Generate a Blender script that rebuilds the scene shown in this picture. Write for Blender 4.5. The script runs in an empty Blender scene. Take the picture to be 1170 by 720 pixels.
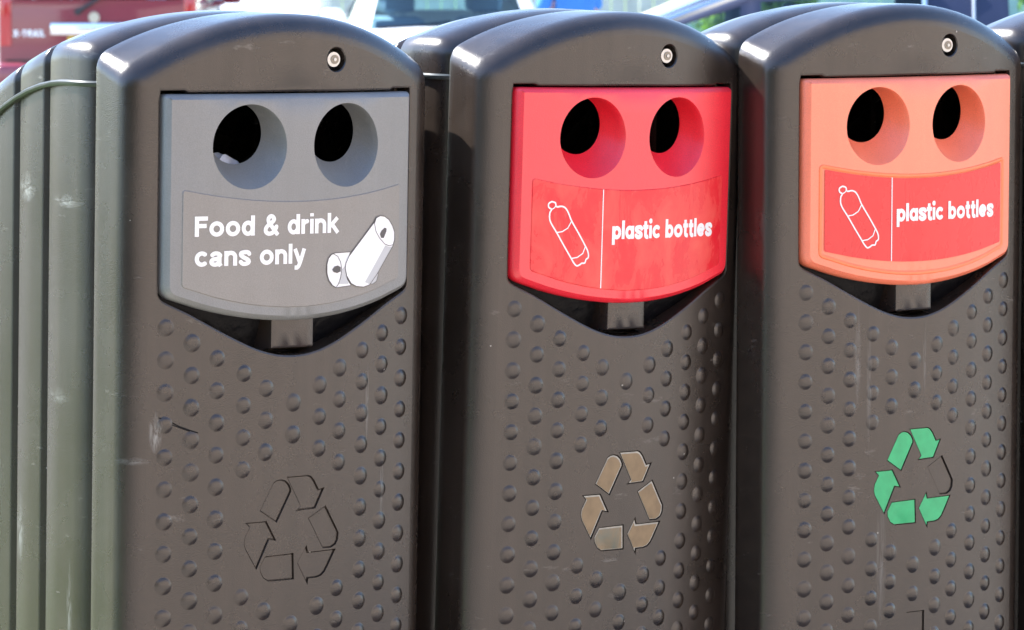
import bpy, bmesh, math, random
from mathutils import Vector, Matrix, Euler
from mathutils.geometry import delaunay_2d_cdt
random.seed(7)
sc = bpy.context.scene
R_ = math.radians

# ------------------------------------------------------------------ camera, light, exposure
HC = 1.469
cam = bpy.data.cameras.new('camera'); co = bpy.data.objects.new('camera', cam)
sc.collection.objects.link(co); sc.camera = co
co.location = (0, 0, HC); co.rotation_euler = (R_(90 - 5.1), 0, 0)
cam.sensor_width = 36; cam.lens = 36 * 5000 / 1170
cam.clip_start = 0.1; cam.clip_end = 2000
cam.dof.use_dof = True; cam.dof.focus_distance = 5.95; cam.dof.aperture_fstop = 19

to_sun = Vector((-0.636, 0.276, 0.72)).normalized()
sun_el = math.asin(to_sun.z); sun_az = math.atan2(to_sun.x, to_sun.y)
w = bpy.data.worlds.new('World'); sc.world = w; w.use_nodes = True
nt = w.node_tree; nt.nodes.clear()
sky = nt.nodes.new('ShaderNodeTexSky'); sky.sky_type = 'NISHITA'; sky.sun_disc = False
sky.sun_elevation = sun_el; sky.sun_rotation = sun_az; sky.air_density = 1.0; sky.dust_density = 0.4; sky.ozone_density = 3.5
bg = nt.nodes.new('ShaderNodeBackground'); bg.inputs[1].default_value = 0.15
wo = nt.nodes.new('ShaderNodeOutputWorld')
nt.links.new(sky.outputs[0], bg.inputs[0]); nt.links.new(bg.outputs[0], wo.inputs[0])
sl = bpy.data.lights.new('sun', 'SUN'); sl.energy = 4.9; sl.angle = R_(0.6); sl.color = (1, 0.965, 0.91)
so = bpy.data.objects.new('sun', sl); sc.collection.objects.link(so)
so.rotation_euler = to_sun.to_track_quat('Z', 'Y').to_euler(); so.location = (-5, 3, 8)
sc.view_settings.view_transform = 'Standard'; sc.view_settings.look = 'None'
sc.view_settings.exposure = 1.88; sc.view_settings.gamma = 1.0
sc.cycles.max_bounces = 8

# ------------------------------------------------------------------ helpers
C = sc.collection
def tag(o, label=None, cat=None, group=None, kind=None):
    if label: o['label'] = label
    if cat: o['category'] = cat
    if group: o['group'] = group
    if kind: o['kind'] = kind
    return o
def thing(name, label, cat, loc=(0, 0, 0), rz=0, group=None):
    o = bpy.data.objects.new(name, None); C.objects.link(o)
    o.location = loc; o.rotation_euler = (0, 0, rz); o.empty_display_size = 0.2
    return tag(o, label, cat, group)
def obj(name, bm, mat, parent=None, smooth=True, ang=35):
    me = bpy.data.meshes.new(name)
    bmesh.ops.remove_doubles(bm, verts=bm.verts, dist=1e-6)
    bm.to_mesh(me); bm.free()
    for m in (mat if isinstance(mat, (list, tuple)) else [mat]): me.materials.append(m)
    if smooth:
        me.polygons.foreach_set('use_smooth', [True] * len(me.polygons))
        me.set_sharp_from_angle(angle=R_(ang))
    o = bpy.data.objects.new(name, me); C.objects.link(o); o.parent = parent
    return o
def box(bm, x0, x1, y0, y1, z0, z1, bev=0, seg=2):
    r = bmesh.ops.create_cube(bm, size=1)
    vs = r['verts']
    for v in vs:
        v.co = Vector((x0 + (v.co.x + .5) * (x1 - x0), y0 + (v.co.y + .5) * (y1 - y0), z0 + (v.co.z + .5) * (z1 - z0)))
    if bev:
        es = list({e for v in vs for e in v.link_edges})
        bmesh.ops.bevel(bm, geom=es, offset=bev, segments=seg, affect='EDGES', profile=.5)
def cyl(bm, c, axis, r0, r1, h, n=24, caps=True):
    q = Vector(axis).normalized().to_track_quat('Z', 'Y').to_matrix().to_4x4()
    bmesh.ops.create_cone(bm, cap_ends=caps, segments=n, radius1=r0, radius2=r1, depth=h,
                          matrix=Matrix.Translation(Vector(c) + Vector(axis).normalized() * h / 2) @ q)
def tube(bm, pts, rad, n=8, closed=False):
    pts = [Vector(p) for p in pts]; rings = []
    N = len(pts)
    for i, p in enumerate(pts):
        a = pts[i - 1] if (i or closed) else p; b = pts[(i + 1) % N] if (i < N - 1 or closed) else p
        t = (b - a).normalized(); up = Vector((0, 0, 1)) if abs(t.z) < .9 else Vector((0, 1, 0))
        s = t.cross(up).normalized(); u = s.cross(t)
        rr = rad[i] if isinstance(rad, (list, tuple)) else rad
        rings.append([bm.verts.new(p + (s * math.cos(k * 2 * math.pi / n) + u * math.sin(k * 2 * math.pi / n)) * rr) for k in range(n)])
    for i in range(N if closed else N - 1):
        a, b = rings[i], rings[(i + 1) % N]
        for k in range(n): bm.faces.new((a[k], a[(k + 1) % n], b[(k + 1) % n], b[k]))
    if not closed:
        bm.faces.new(rings[0][::-1]); bm.faces.new(rings[-1])

# ------------------------------------------------------------------ materials
def newmat(name):
    m = bpy.data.materials.new(name); m.use_nodes = True
    return m, m.node_tree, m.node_tree.nodes['Principled BSDF']
def N(t, typ, **kw):
    n = t.nodes.new(typ)
    for k, v in kw.items():
        if k.startswith('i_'):
            key = k[2:].replace('_', ' ')
            n.inputs[int(key) if key.isdigit() else key].default_value = v
        else: setattr(n, k, v)
    return n
def simple(name, col, rough=.5, metal=0, spec=.5, coat=0, var=0, scale=8, bump=0):
    m, t, p = newmat(name)
    p.inputs['Base Color'].default_value = (*col, 1); p.inputs['Roughness'].default_value = rough
    p.inputs['Metallic'].default_value = metal; p.inputs['Specular IOR Level'].default_value = spec
    p.inputs['Coat Weight'].default_value = coat; p.inputs['Coat Roughness'].default_value = .08
    if var or bump:
        tc = N(t, 'ShaderNodeTexCoord'); nz = N(t, 'ShaderNodeTexNoise', i_Scale=scale, i_Detail=6.0)
        t.links.new(tc.outputs['Object'], nz.inputs['Vector'])
    if var:
        rp = N(t, 'ShaderNodeMapRange', i_1=.3, i_2=.7, i_3=1 - var, i_4=1 + var)
        hs = N(t, 'ShaderNodeHueSaturation'); hs.inputs['Color'].default_value = (*col, 1)
        t.links.new(nz.outputs[0], rp.inputs[0]); t.links.new(rp.outputs[0], hs.inputs['Value'])
        t.links.new(hs.outputs[0], p.inputs['Base Color'])
    if bump:
        b = N(t, 'ShaderNodeBump', i_Strength=bump, i_Distance=.01)
        t.links.new(nz.outputs[0], b.inputs['Height']); t.links.new(b.outputs[0], p.inputs['Normal'])
    return m

def plastic(name, col, rough, dirt=True, smears=()):
    """weathered moulded plastic: fine orange-peel grain, dust mottling, streaks, pale nicks"""
    m, t, p = newmat(name)
    tc = N(t, 'ShaderNodeTexCoord')
    oi = N(t, 'ShaderNodeObjectInfo')
    add = N(t, 'ShaderNodeVectorMath', operation='MULTIPLY_ADD')
    add.inputs[1].default_value = (1, 1, 1)
    sc_ = N(t, 'ShaderNodeVectorMath', operation='SCALE'); sc_.inputs[0].default_value = (3.1, 7.7, 1.3)
    t.links.new(oi.outputs['Random'], sc_.inputs['Scale'])
    t.links.new(tc.outputs['Object'], add.inputs[0]); t.links.new(sc_.outputs[0], add.inputs[2])
    V = add.outputs[0]
    big = N(t, 'ShaderNodeTexNoise', i_Scale=7.0, i_Detail=6.0, i_Roughness=.6); t.links.new(V, big.inputs['Vector'])
    fine = N(t, 'ShaderNodeTexNoise', i_Scale=620.0, i_Detail=3.0); t.links.new(V, fine.inputs['Vector'])
    mp = N(t, 'ShaderNodeMapping'); mp.inputs['Scale'].default_value = (42, 42, 2.2); t.links.new(V, mp.inputs[0])
    streak = N(t, 'ShaderNodeTexNoise', i_Scale=1.0, i_Detail=4.0, i_Roughness=.55); t.links.new(mp.outputs[0], streak.inputs['Vector'])
    r1 = N(t, 'ShaderNodeMapRange', i_1=.3, i_2=.72, i_3=.80 if dirt else .93, i_4=1.3 if dirt else 1.08); t.links.new(big.outputs[0], r1.inputs[0])
    r2 = N(t, 'ShaderNodeMapRange', i_1=.35, i_2=.75, i_3=.88 if dirt else .97, i_4=1.35 if dirt else 1.05); t.links.new(streak.outputs[0], r2.inputs[0])
    r3 = N(t, 'ShaderNodeMapRange', i_1=.3, i_2=.7, i_3=.9, i_4=1.1); t.links.new(fine.outputs[0], r3.inputs[0])
    m1 = N(t, 'ShaderNodeMath', operation='MULTIPLY'); t.links.new(r1.outputs[0], m1.inputs[0]); t.links.new(r2.outputs[0], m1.inputs[1])
    m2 = N(t, 'ShaderNodeMath', operation='MULTIPLY'); t.links.new(m1.outputs[0], m2.inputs[0]); t.links.new(r3.outputs[0], m2.inputs[1])
    hs = N(t, 'ShaderNodeHueSaturation'); hs.inputs['Color'].default_value = (*col, 1); t.links.new(m2.outputs[0], hs.inputs['Value'])
    # tiny pale nicks
    vo = N(t, 'ShaderNodeTexVoronoi', i_Scale=55.0); t.links.new(V, vo.inputs['Vector'])
    lt = N(t, 'ShaderNodeMath', operation='LESS_THAN', i_1=.07); t.links.new(vo.outputs['Distance'], lt.inputs[0])
    sel = N(t, 'ShaderNodeSeparateColor'); t.links.new(vo.outputs['Color'], sel.inputs[0])
    g2 = N(t, 'ShaderNodeMath', operation='GREATER_THAN', i_1=.955); t.links.new(sel.outputs[0], g2.inputs[0])
    mm = N(t, 'ShaderNodeMath', operation='MULTIPLY'); t.links.new(lt.outputs[0], mm.inputs[0]); t.links.new(g2.outputs[0], mm.inputs[1])
    # scuffs : thin ridges of a stretched noise, only in places
    mp2 = N(t, 'ShaderNodeMapping'); mp2.inputs['Scale'].default_value = (9, 9, 30); mp2.inputs['Rotation'].default_value = (0, .5, .3)
    t.links.new(V, mp2.inputs[0])
    sn = N(t, 'ShaderNodeTexNoise', i_Scale=1.6, i_Detail=7.0, i_Roughness=.7); t.links.new(mp2.outputs[0], sn.inputs['Vector'])
    sr = N(t, 'ShaderNodeMapRange', i_1=.64, i_2=.78, i_3=0.0, i_4=.42); t.links.new(sn.outputs[0], sr.inputs[0])
    mx0 = N(t, 'ShaderNodeMath', operation='MAXIMUM'); t.links.new(mm.outputs[0], mx0.inputs[0]); t.links.new(sr.outputs[0], mx0.inputs[1])
    mul = N(t, 'ShaderNodeMath', operation='MULTIPLY', i_1=(.75 if dirt else .25)); t.links.new(mx0.outputs[0], mul.inputs[0])
    mix = N(t, 'ShaderNodeMix', data_type='RGBA'); mix.inputs[7].default_value = (.42, .41, .38, 1)
    t.links.new(mul.outputs[0], mix.inputs[0]); t.links.new(hs.outputs[0], mix.inputs[6])
    out = mix.outputs[2]
    for (cx, cy, cz, rx, ry, rz, amt) in smears:                     # a rub mark at its own place on the moulding
        sub = N(t, 'ShaderNodeVectorMath', operation='SUBTRACT'); sub.inputs[1].default_value = (cx, cy, cz); t.links.new(tc.outputs['Object'], sub.inputs[0])
        ml = N(t, 'ShaderNodeVectorMath', operation='MULTIPLY'); ml.inputs[1].default_value = (1 / rx, 1 / ry, 1 / rz); t.links.new(sub.outputs[0], ml.inputs[0])
        ln = N(t, 'ShaderNodeVectorMath', operation='LENGTH'); t.links.new(ml.outputs[0], ln.inputs[0])
        mr = N(t, 'ShaderNodeMapRange', i_1=1.0, i_2=.25, i_3=0.0, i_4=amt); t.links.new(ln.outputs['Value'], mr.inputs[0])
        ns = N(t, 'ShaderNodeTexNoise', i_Scale=.9, i_Detail=6.0, i_Roughness=.7, i_Distortion=1.2); t.links.new(ml.outputs[0], ns.inputs['Vector'])
        nr = N(t, 'ShaderNodeMapRange', i_1=.42, i_2=.62, i_3=0.0, i_4=1.0); t.links.new(ns.outputs[0], nr.inputs[0])
        mm_ = N(t, 'ShaderNodeMath', operation='MULTIPLY'); t.links.new(mr.outputs[0], mm_.inputs[0]); t.links.new(nr.outputs[0], mm_.inputs[1])
        mx_ = N(t, 'ShaderNodeMix', data_type='RGBA'); mx_.inputs[7].default_value = (.30, .31, .30, 1)
        t.links.new(mm_.outputs[0], mx_.inputs[0]); t.links.new(out, mx_.inputs[6]); out = mx_.outputs[2]
    t.links.new(out, p.inputs['Base Color'])
    p.inputs['Specular IOR Level'].default_value = .78 if dirt else 1.0
    rr = N(t, 'ShaderNodeMapRange', i_1=.3, i_2=.7, i_3=rough - .05, i_4=rough + .08); t.links.new(big.outputs[0], rr.inputs[0])
    t.links.new(rr.outputs[0], p.inputs['Roughness'])
    bp = N(t, 'ShaderNodeBump', i_Strength=.45, i_Distance=.0007)
    t.links.new(fine.outputs[0], bp.inputs['Height']); t.links.new(bp.outputs[0], p.inputs['Normal'])
    return m

def label_red(name, a, b, amt):
    m, t, p = newmat(name)
    tc = N(t, 'ShaderNodeTexCoord'); mp = N(t, 'ShaderNodeMapping'); mp.inputs['Scale'].default_value = (22, 22, 12)
    nz = N(t, 'ShaderNodeTexNoise', i_Scale=1.0, i_Detail=8.0, i_Roughness=.62, i_Distortion=.6)
    t.links.new(tc.outputs['Object'], mp.inputs[0]); t.links.new(mp.outputs[0], nz.inputs[0])
    cr = N(t, 'ShaderNodeMapRange', i_1=.42, i_2=.72, i_3=0.0, i_4=amt); t.links.new(nz.outputs[0], cr.inputs[0])
    mix = N(t, 'ShaderNodeMix', data_type='RGBA'); mix.inputs[6].default_value = (*a, 1); mix.inputs[7].default_value = (*b, 1)
    t.links.new(cr.outputs[0], mix.inputs[0]); t.links.new(mix.outputs[2], p.inputs['Base Color'])
    rr = N(t, 'ShaderNodeMapRange', i_1=.35, i_2=.7, i_3=.16, i_4=.45); t.links.new(nz.outputs[0], rr.inputs[0]); t.links.new(rr.outputs[0], p.inputs['Roughness'])
    bp = N(t, 'ShaderNodeBump', i_Strength=.5, i_Distance=.0012); t.links.new(nz.outputs[0], bp.inputs['Height']); t.links.new(bp.outputs[0], p.inputs['Normal'])
    return m
M = {}
BINC = (.022, .0155, .0120)
M['bin'] = plastic('dark_bin_plastic', BINC, .27)
M['bin_side'] = plastic('rubbed_bin_plastic', BINC, .25, True, [(-.25, .175, 1.092, .05, .040, .010, .55), (-.25, .274, 1.105, .05, .022, .022, .6), (-.25, .285, .64, .05, .010, .05, .45),
                        (-.25, .19, .83, .05, .03, .012, .3), (-.25, .16, .55, .05, .008, .07, .35)])
M['bin_scuffed'] = plastic('scuffed_bin_plastic', BINC, .25, True, [(-.206, .02, .795, .010, .05, .030, .8), (-.232, .03, .757, .022, .05, .006, .4), (-.07, 0, .485, .035, .05, .012, .35), (.13, 0, .82, .004, .05, .06, .5), (.16, 0, .70, .004, .05, .05, .4)])
M['bin_streaked'] = plastic('streaked_bin_plastic', BINC, .25, True, [(-.105, .01, .84, .006, .05, .08, .4), (-.085, .01, .80, .005, .05, .10, .35), (.02, 0, .83, .004, .05, .06, .3), (-.06, 0, .55, .01, .05, .12, .3)])
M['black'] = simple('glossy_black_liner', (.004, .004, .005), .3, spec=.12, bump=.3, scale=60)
M['inside'] = simple('near_black_plastic', (.012, .012, .013), .8, spec=.1)  # even near-black, used for the door scratch
M['grey'] = plastic('grey_panel', (.190, .197, .198), .42, False)
M['red'] = plastic('red_panel', (.90, .020, .042), .34, False)
M['orange'] = plastic('orange_panel', (.97, .235, .125), .34, False)
M['greylabel'] = plastic('grey_label', (.215, .205, .192), .38, False)
M['orangeborder'] = plastic('shaded_orange_label_border', (.95, .19, .05), .34, False)  # panel orange made more saturated: the groove's shade put into the colour
M['white'] = simple('white_print', (.90, .90, .90), .45)
M['whiteshade'] = simple('pale_grey_print', (.55, .56, .57), .5)
M['dark'] = simple('dark_print', (.10, .095, .095), .5)
M['steel'] = simple('brushed_steel', (.60, .60, .58), .38, .55)
M['steeldark'] = simple('dull_steel', (.22, .21, .19), .4, 1)
M['trim'] = simple('grey_trim_band', (.045, .052, .05), .3, spec=.6, var=.1, scale=30)
M['green'] = simple('green_sticker', (.04, .46, .18), .42, var=.10, scale=60)
M['tan'] = simple('faded_tan_sticker', (.25, .175, .095), .5, var=.16, scale=55)
M['tanpale'] = simple('peeling_sticker_backing', (.40, .385, .33), .5, var=.2, scale=90)
M['peel'] = label_red('flaking_sticker', (.25, .175, .095), (.12, .16, .14), 1.0)
M['scuff'] = simple('scuffed_plastic', (.30, .28, .26), .6, var=.35, scale=200)
M['redlabel'] = label_red('blistered_glare_red_sticker', (.80, .020, .035), (.93, .13, .10), .9)  # paler second colour: worn blisters plus glossy glare put into the colour
M['salmonlabel'] = label_red('red_sticker', (.80, .040, .045), (.82, .065, .06), .8)
M['rubber'] = simple('tyre_rubber', (.02, .02, .02), .8)
M['alloy'] = simple('alloy_wheel', (.5, .5, .5), .35, 1)
M['chrome'] = simple('chrome', (.8, .8, .8), .12, 1)
M['carmaroon'] = simple('maroon_paint', (.20, .010, .028), .35, coat=1)
M['carwhite'] = simple('white_paint', (.80, .80, .79), .3, coat=1)
M['carnavy'] = simple('navy_paint', (.015, .022, .06), .45, coat=.35)
M['carplastic'] = simple('black_car_plastic', (.03, .03, .033), .55)
M['cloth'] = simple('seat_fabric', (.28, .36, .46), .9)
M['lamp'] = simple('red_tail_lamp', (.45, .015, .02), .15, coat=1)
M['headlamp'] = simple('clear_headlamp', (.6, .62, .65), .1, coat=1)
M['plate'] = simple('yellow_number_plate', (.75, .50, .05), .4)
M['platewhite'] = simple('white_number_plate', (.75, .75, .75), .4)
def glassmat():
    m, t, p = newmat('tinted_glass')
    t.nodes.remove(p)
    tr = N(t, 'ShaderNodeBsdfTransparent'); tr.inputs[0].default_value = (.72, .90, .91, 1)
    gl = N(t, 'ShaderNodeBsdfGlossy'); gl.inputs['Roughness'].default_value = .03
    fr = N(t, 'ShaderNodeFresnel', i_IOR=1.5)
    mx = N(t, 'ShaderNodeMixShader'); t.links.new(fr.outputs[0], mx.inputs[0])
    t.links.new(tr.outputs[0], mx.inputs[1]); t.links.new(gl.outputs[0], mx.inputs[2])
    t.links.new(mx.outputs[0], t.nodes['Material Output'].inputs[0])
    return m
M['glass'] = glassmat()
M['pave'] = simple('concrete_paving', (.31, .265, .22), .85, var=.18, scale=3, bump=.2)
M['asphalt'] = simple('overexposed_asphalt', (.26, .25, .235), .9, var=.15, scale=2)  # pale tone puts sunlit overexposure into the asphalt colour
M['tarmac'] = simple('dark_reflection_tarmac', (.055, .055, .06), .85, var=.15, scale=6)
M['grass'] = simple('grass', (.10, .155, .038), .9, var=.3, scale=5, bump=.5)
M['kerb'] = simple('kerb_stone', (.42, .40, .37), .8, var=.1)
def leafmat(name, col):
    m = simple(name, col, .5, var=.35, scale=1.5); t = m.node_tree; p = t.nodes['Principled BSDF']
    tl = N(t, 'ShaderNodeBsdfTranslucent'); tl.inputs[0].default_value = (col[0] * 1.6, col[1] * 1.7, col[2], 1)
    mx = N(t, 'ShaderNodeMixShader'); mx.inputs[0].default_value = .45
    t.links.new(p.outputs[0], mx.inputs[1]); t.links.new(tl.outputs[0], mx.inputs[2]); t.links.new(mx.outputs[0], t.nodes['Material Output'].inputs[0])
    return m
M['leaf'] = leafmat('leaf_green', (.10, .15, .04)); M['leafdark'] = simple('dark_leaf', (.03, .045, .02), .7, var=.3, scale=3); M['leafb'] = leafmat('bright_leaf_green', (.17, .23, .05))
M['bark'] = simple('bark', (.14, .10, .07), .9, var=.3, scale=12)
M['fence'] = simple('pale_painted_boards', (.46, .50, .44), .7, var=.14, scale=4)
M['brick'] = simple('pale_buff_brick', (.42, .34, .28), .85, var=.25, scale=6)
M['paintline'] = simple('white_road_paint', (.75, .75, .73), .7)
M['skin'] = simple('skin', (.60, .34, .25), .55)
M['blue'] = simple('blue_cotton', (.05, .22, .62), .85, var=.08)
M['jeans'] = simple('dark_denim', (.04, .05, .08), .9)
M['hair'] = simple('brown_hair', (.05, .03, .02), .7)
M['shoe'] = simple('black_shoe', (.03, .03, .03), .6)

# ------------------------------------------------------------------ ground
ZP = -0.385                                                  # car park level
def groundz(y):
    if y < 9.2: return 0
    return max(ZP, -0.12 - (y - 9.2) * 0.0125)
def sheet(name, x0, x1, ys, zf, mat, nx=2, label=None):
    bm = bmesh.new(); rows = []
    for y in ys: rows.append([bm.verts.new((x0 + (x1 - x0) * i / nx, y, zf(y))) for i in range(nx + 1)])
    for a, b in zip(rows, rows[1:]):
        for i in range(nx): bm.faces.new((a[i], a[i + 1], b[i + 1], b[i]))
    o = obj(name, bm, mat); o['kind'] = 'structure'; return o
sheet('pavement', -1.15, 40, [-25, 0, 9.05], lambda y: 0, M['pave'])
sheet('road', -60, -1.15, [-25, 0, 3.2], lambda y: 0.004, M['tarmac'])  # unseen dark ground, added to darken reflections in the bins' left corners
sheet('grass_verge', -60, -1.15, [3.2, 6, 9.05], lambda y: 0.01, M['grass'])
sheet('car_park', -60, 60, [9.19, 20, 31, 60, 76], groundz, M['asphalt'])
sheet('ground', -900, 900, [-900, -26, 8, 9, 31, 900], lambda y: ZP - .05 if y > 8.5 else -.05, M['grass'])
bm = bmesh.new(); box(bm, -60, 60, 9.05, 9.2, -.3, .012, .01); o = obj('kerb', bm, M['kerb']); o['kind'] = 'structure'
# painted bay lines
bm = bmesh.new()
for i in range(-6, 9):
    x = i * 2.5 + 1.0
    for (a, b) in ((33.5, 38.5),):
        v = [bm.verts.new(p) for p in ((x, a, ZP + .004), (x + .1, a, ZP + .004), (x + .1, b, ZP + .004), (x, b, ZP + .004))]
        bm.faces.new(v)
o = obj('bay_markings', bm, M['paintline']); o['kind'] = 'structure'

# ------------------------------------------------------------------ recycling bins
RC = 0.945                       # plan curvature of the front
HB = 1.24                        # height of the panel's top edge above the bin's base
W = .25; ARC = .435; CR = .037; ZT = .106
def sag(u): return u * u / (2 * RC)
def outline(inset=0.0, zshift=0.0, zbot=-1.225, lift=0.0):
    """closed loop of (u, z), counter-clockwise seen from the front, starting bottom left"""
    pts = []
    cz0 = ZT - ARC; cx = W - CR; d = ARC - CR; cz = cz0 + math.sqrt(d * d - cx * cx); th = math.asin(cx / d)
    rc = CR - inset; ra = ARC - inset; rb = .02; w = W - inset
    sh = lambda z: z + zshift * min(1, max(0, (z + .25) / .22))
    for k in range(5):                                     # bottom right corner
        a = -math.pi / 2 + k * math.pi / 8
        pts.append((w - rb + rb * math.cos(a), zbot + inset * .3 + rb + rb * math.sin(a)))
    for k in range(1, 8): pts.append((w, zbot + .03 + (cz - zbot - .03) * k / 8))
    for k in range(9):                                     # upper right corner
        a = k / 8 * (math.pi / 2 - th); pts.append((cx + rc * math.cos(a), cz + rc * math.sin(a)))
    for k in range(1, 32):
        a = th - 2 * th * k / 32; pts.append((ra * math.sin(a), cz0 + ra * math.cos(a)))
    for k in range(9):
        a = math.pi / 2 + th + k / 8 * (math.pi / 2 - th); pts.append((-cx + rc * math.cos(a), cz + rc * math.sin(a)))
    for k in range(7, 0, -1): pts.append((-w, zbot + .03 + (cz - zbot - .03) * k / 8))
    for k in range(5):
        a = math.pi + k * math.pi / 8
        pts.append((-w + rb + rb * math.cos(a), zbot + inset * .3 + rb + rb * math.sin(a)))
    return [(u, sh(z) + lift * min(1, (u / .25) ** 2) * min(1, max(0, (z + .25) / .22))) for u, z in pts]
def offset(poly, d):
    """grow (d>0) a counter-clockwise polygon by d"""
    n = len(poly); out = []
    for i in range(n):
        p = Vector(poly[i]); a = (p - Vector(poly[i - 1])); b = (Vector(poly[(i + 1) % n]) - p)
        a = a.normalized() if a.length > 1e-9 else b.normalized(); b = b.normalized() if b.length > 1e-9 else a
        na = Vector((a.y, -a.x)); nb = Vector((b.y, -b.x)); m = na + nb
        m = m / max(.35, m.length_squared) * 2 if m.length > 1e-6 else na
        out.append(tuple(p + m * d))
    return out
def ccw(poly):
    s = sum(poly[i - 1][0] * poly[i][1] - poly[i][0] * poly[i - 1][1] for i in range(len(poly)))
    return poly if s > 0 else poly[::-1]
def smooth_poly(pts, n=3):
    """Catmull-Rom through an open list"""
    out = []
    for i in range(len(pts) - 1):
        p0 = pts[max(0, i - 1)]; p1 = pts[i]; p2 = pts[i + 1]; p3 = pts[min(len(pts) - 1, i + 2)]
        for k in range(n):
            t = k / n
            out.append(tuple(.5 * (2 * p1[j] + (p2[j] - p0[j]) * t + (2 * p0[j] - 5 * p1[j] + 4 * p2[j] - p3[j]) * t * t + (3 * p1[j] - p0[j] - 3 * p2[j] + p3[j]) * t ** 3) for j in (0, 1)))
    out.append(pts[-1]); return out
def P3(u, z, dep=0.0): return Vector((u, sag(u) + dep, z + HB))
def inside(p, poly):
    c = False; x, y = p
    for i in range(len(poly)):
        x1, y1 = poly[i - 1]; x2, y2 = poly[i]
        if (y1 > y) != (y2 > y) and x < (x2 - x1) * (y - y1) / (y2 - y1) + x1: c = not c
    return c
def curved_sheet(bm, outer, holes, dep, stepu=.0125, stepz=.06, f3=P3, matidx=0):
    """triangulated sheet on the curved front with real openings"""
    co, fl = [], []
    for poly in [outer] + holes:
        b = len(co); co += [Vector(p) for p in poly]; fl.append(list(range(b, b + len(poly))))
    edges = [(l[i - 1], l[i]) for l in fl for i in range(len(l))]
    u0 = min(p[0] for p in outer); u1 = max(p[0] for p in outer); z0 = min(p[1] for p in outer); z1 = max(p[1] for p in outer)
    nu = max(1, int((u1 - u0) / stepu)); nz = max(1, int((z1 - z0) / stepz))
    for i in range(1, nu):
        for j in range(0, nz + 1):
            p = (u0 + (u1 - u0) * i / nu, z0 + (z1 - z0) * (j + .013) / nz)
            if inside(p, outer) and not any(inside(p, h) for h in holes):
                if min((Vector(p) - c).length for c in co[:sum(len(l) for l in fl)]) > .002: co.append(Vector(p))
    r = delaunay_2d_cdt(co, edges, [], 0, 1e-7)
    vs = [bm.verts.new(f3(v.x, v.y, dep)) for v in r[0]]
    for f in r[2]:
        c = sum((r[0][i] for i in f), Vector((0, 0))) / len(f)
        if inside(c, outer) and not any(inside(c, h) for h in holes):
            try:
                fc = bm.faces.new([vs[i] for i in f])
                fc.normal_update()
                if fc.normal.y > 0: fc.normal_flip()
                fc.material_index = matidx
            except ValueError: pass
def wall(bm, pa, da, pb, db, f3=P3, closed=True, matidx=0):
    n = len(pa); A = [bm.verts.new(f3(*p, da)) for p in pa]; B = [bm.verts.new(f3(*p, db)) for p in pb]
    for i in range(n if closed else n - 1):
        j = (i + 1) % n
        f = bm.faces.new((A[i], B[i], B[j], A[j])); f.material_index = matidx
def dense(poly, d=.008):
    out = []
    for i in range(len(poly)):
        a = Vector(poly[i]); b = Vector(poly[(i + 1) % len(poly)]); n = max(1, int((b - a).length / d))
        out += [tuple(a.lerp(b, k / n)) for k in range(n)]
    return out
def circle(cx, cz, r, n=40): return [(cx + r * math.cos(2 * math.pi * k / n), cz + r * math.sin(2 * math.pi * k / n)) for k in range(n)]

# panel outline (counter-clockwise from the top left going down)
def rounded_corner(p, c, q, r, n=5):
    p, c, q = Vector(p), Vector(c), Vector(q); a = c + (p - c).normalized() * r; b = c + (q - c).normalized() * r
    return [tuple((1 - t) ** 2 * a + 2 * t * (1 - t) * c + t * t * b) for t in [k / n for k in range(n + 1)]]
def smile(half, zc, ze, n=24, x0=None):
    return [(-half + 2 * half * k / n, zc + (ze - zc) * abs((-half + 2 * half * k / n) / half) ** 2) for k in range(n + 1)]
def shield(half, ztop, ztopc, zbc, zbe, rt, rb):
    bot = smile(half, zbc, zbe); top = smile(half, ztopc, ztop)[::-1]
    out = rounded_corner(top[-2], top[-1], (-half, ztop - .05), rt)
    out += rounded_corner((-half, zbe + .05), bot[0], bot[3], rb)
    out += bot[3:-3]
    out += rounded_corner(bot[-4], bot[-1], (half, zbe + .05), rb)
    out += rounded_corner((half, ztop - .05), top[0], top[1], rt)
    out += top[1:-1] if abs(ztop - ztopc) > 1e-6 else top[2:-2:4]
    return ccw(out)
PANEL = shield(.2005, .0005, .0005, -.303, -.266, .007, .016)
LABEL = shield(.178, -.124, -.1425, -.285, -.2535, .006, .006)
NOTCH = smooth_poly([(-.2030, -.2640), (-.1960, -.2720), (-.161, -.2885), (-.115, -.3130), (-.066, -.3360), (-.03, -.3468), (0, -.3495), (.03, -.3468), (.066, -.3360), (.115, -.3130), (.161, -.2885), (.1960, -.2720), (.2030, -.2640)], 4)
OPEN = ccw(NOTCH + [(.2035, -.20), (.2035, -.10), (.2035, -.008), (.2025, .0045), (.17, .0048), (.165, .0022), (.08, .0022), (-.08, .0022), (-.165, .0022), (-.17, .0048), (-.2025, .0045), (-.2035, -.008), (-.2035, -.10), (-.2035, -.20)])
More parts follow.
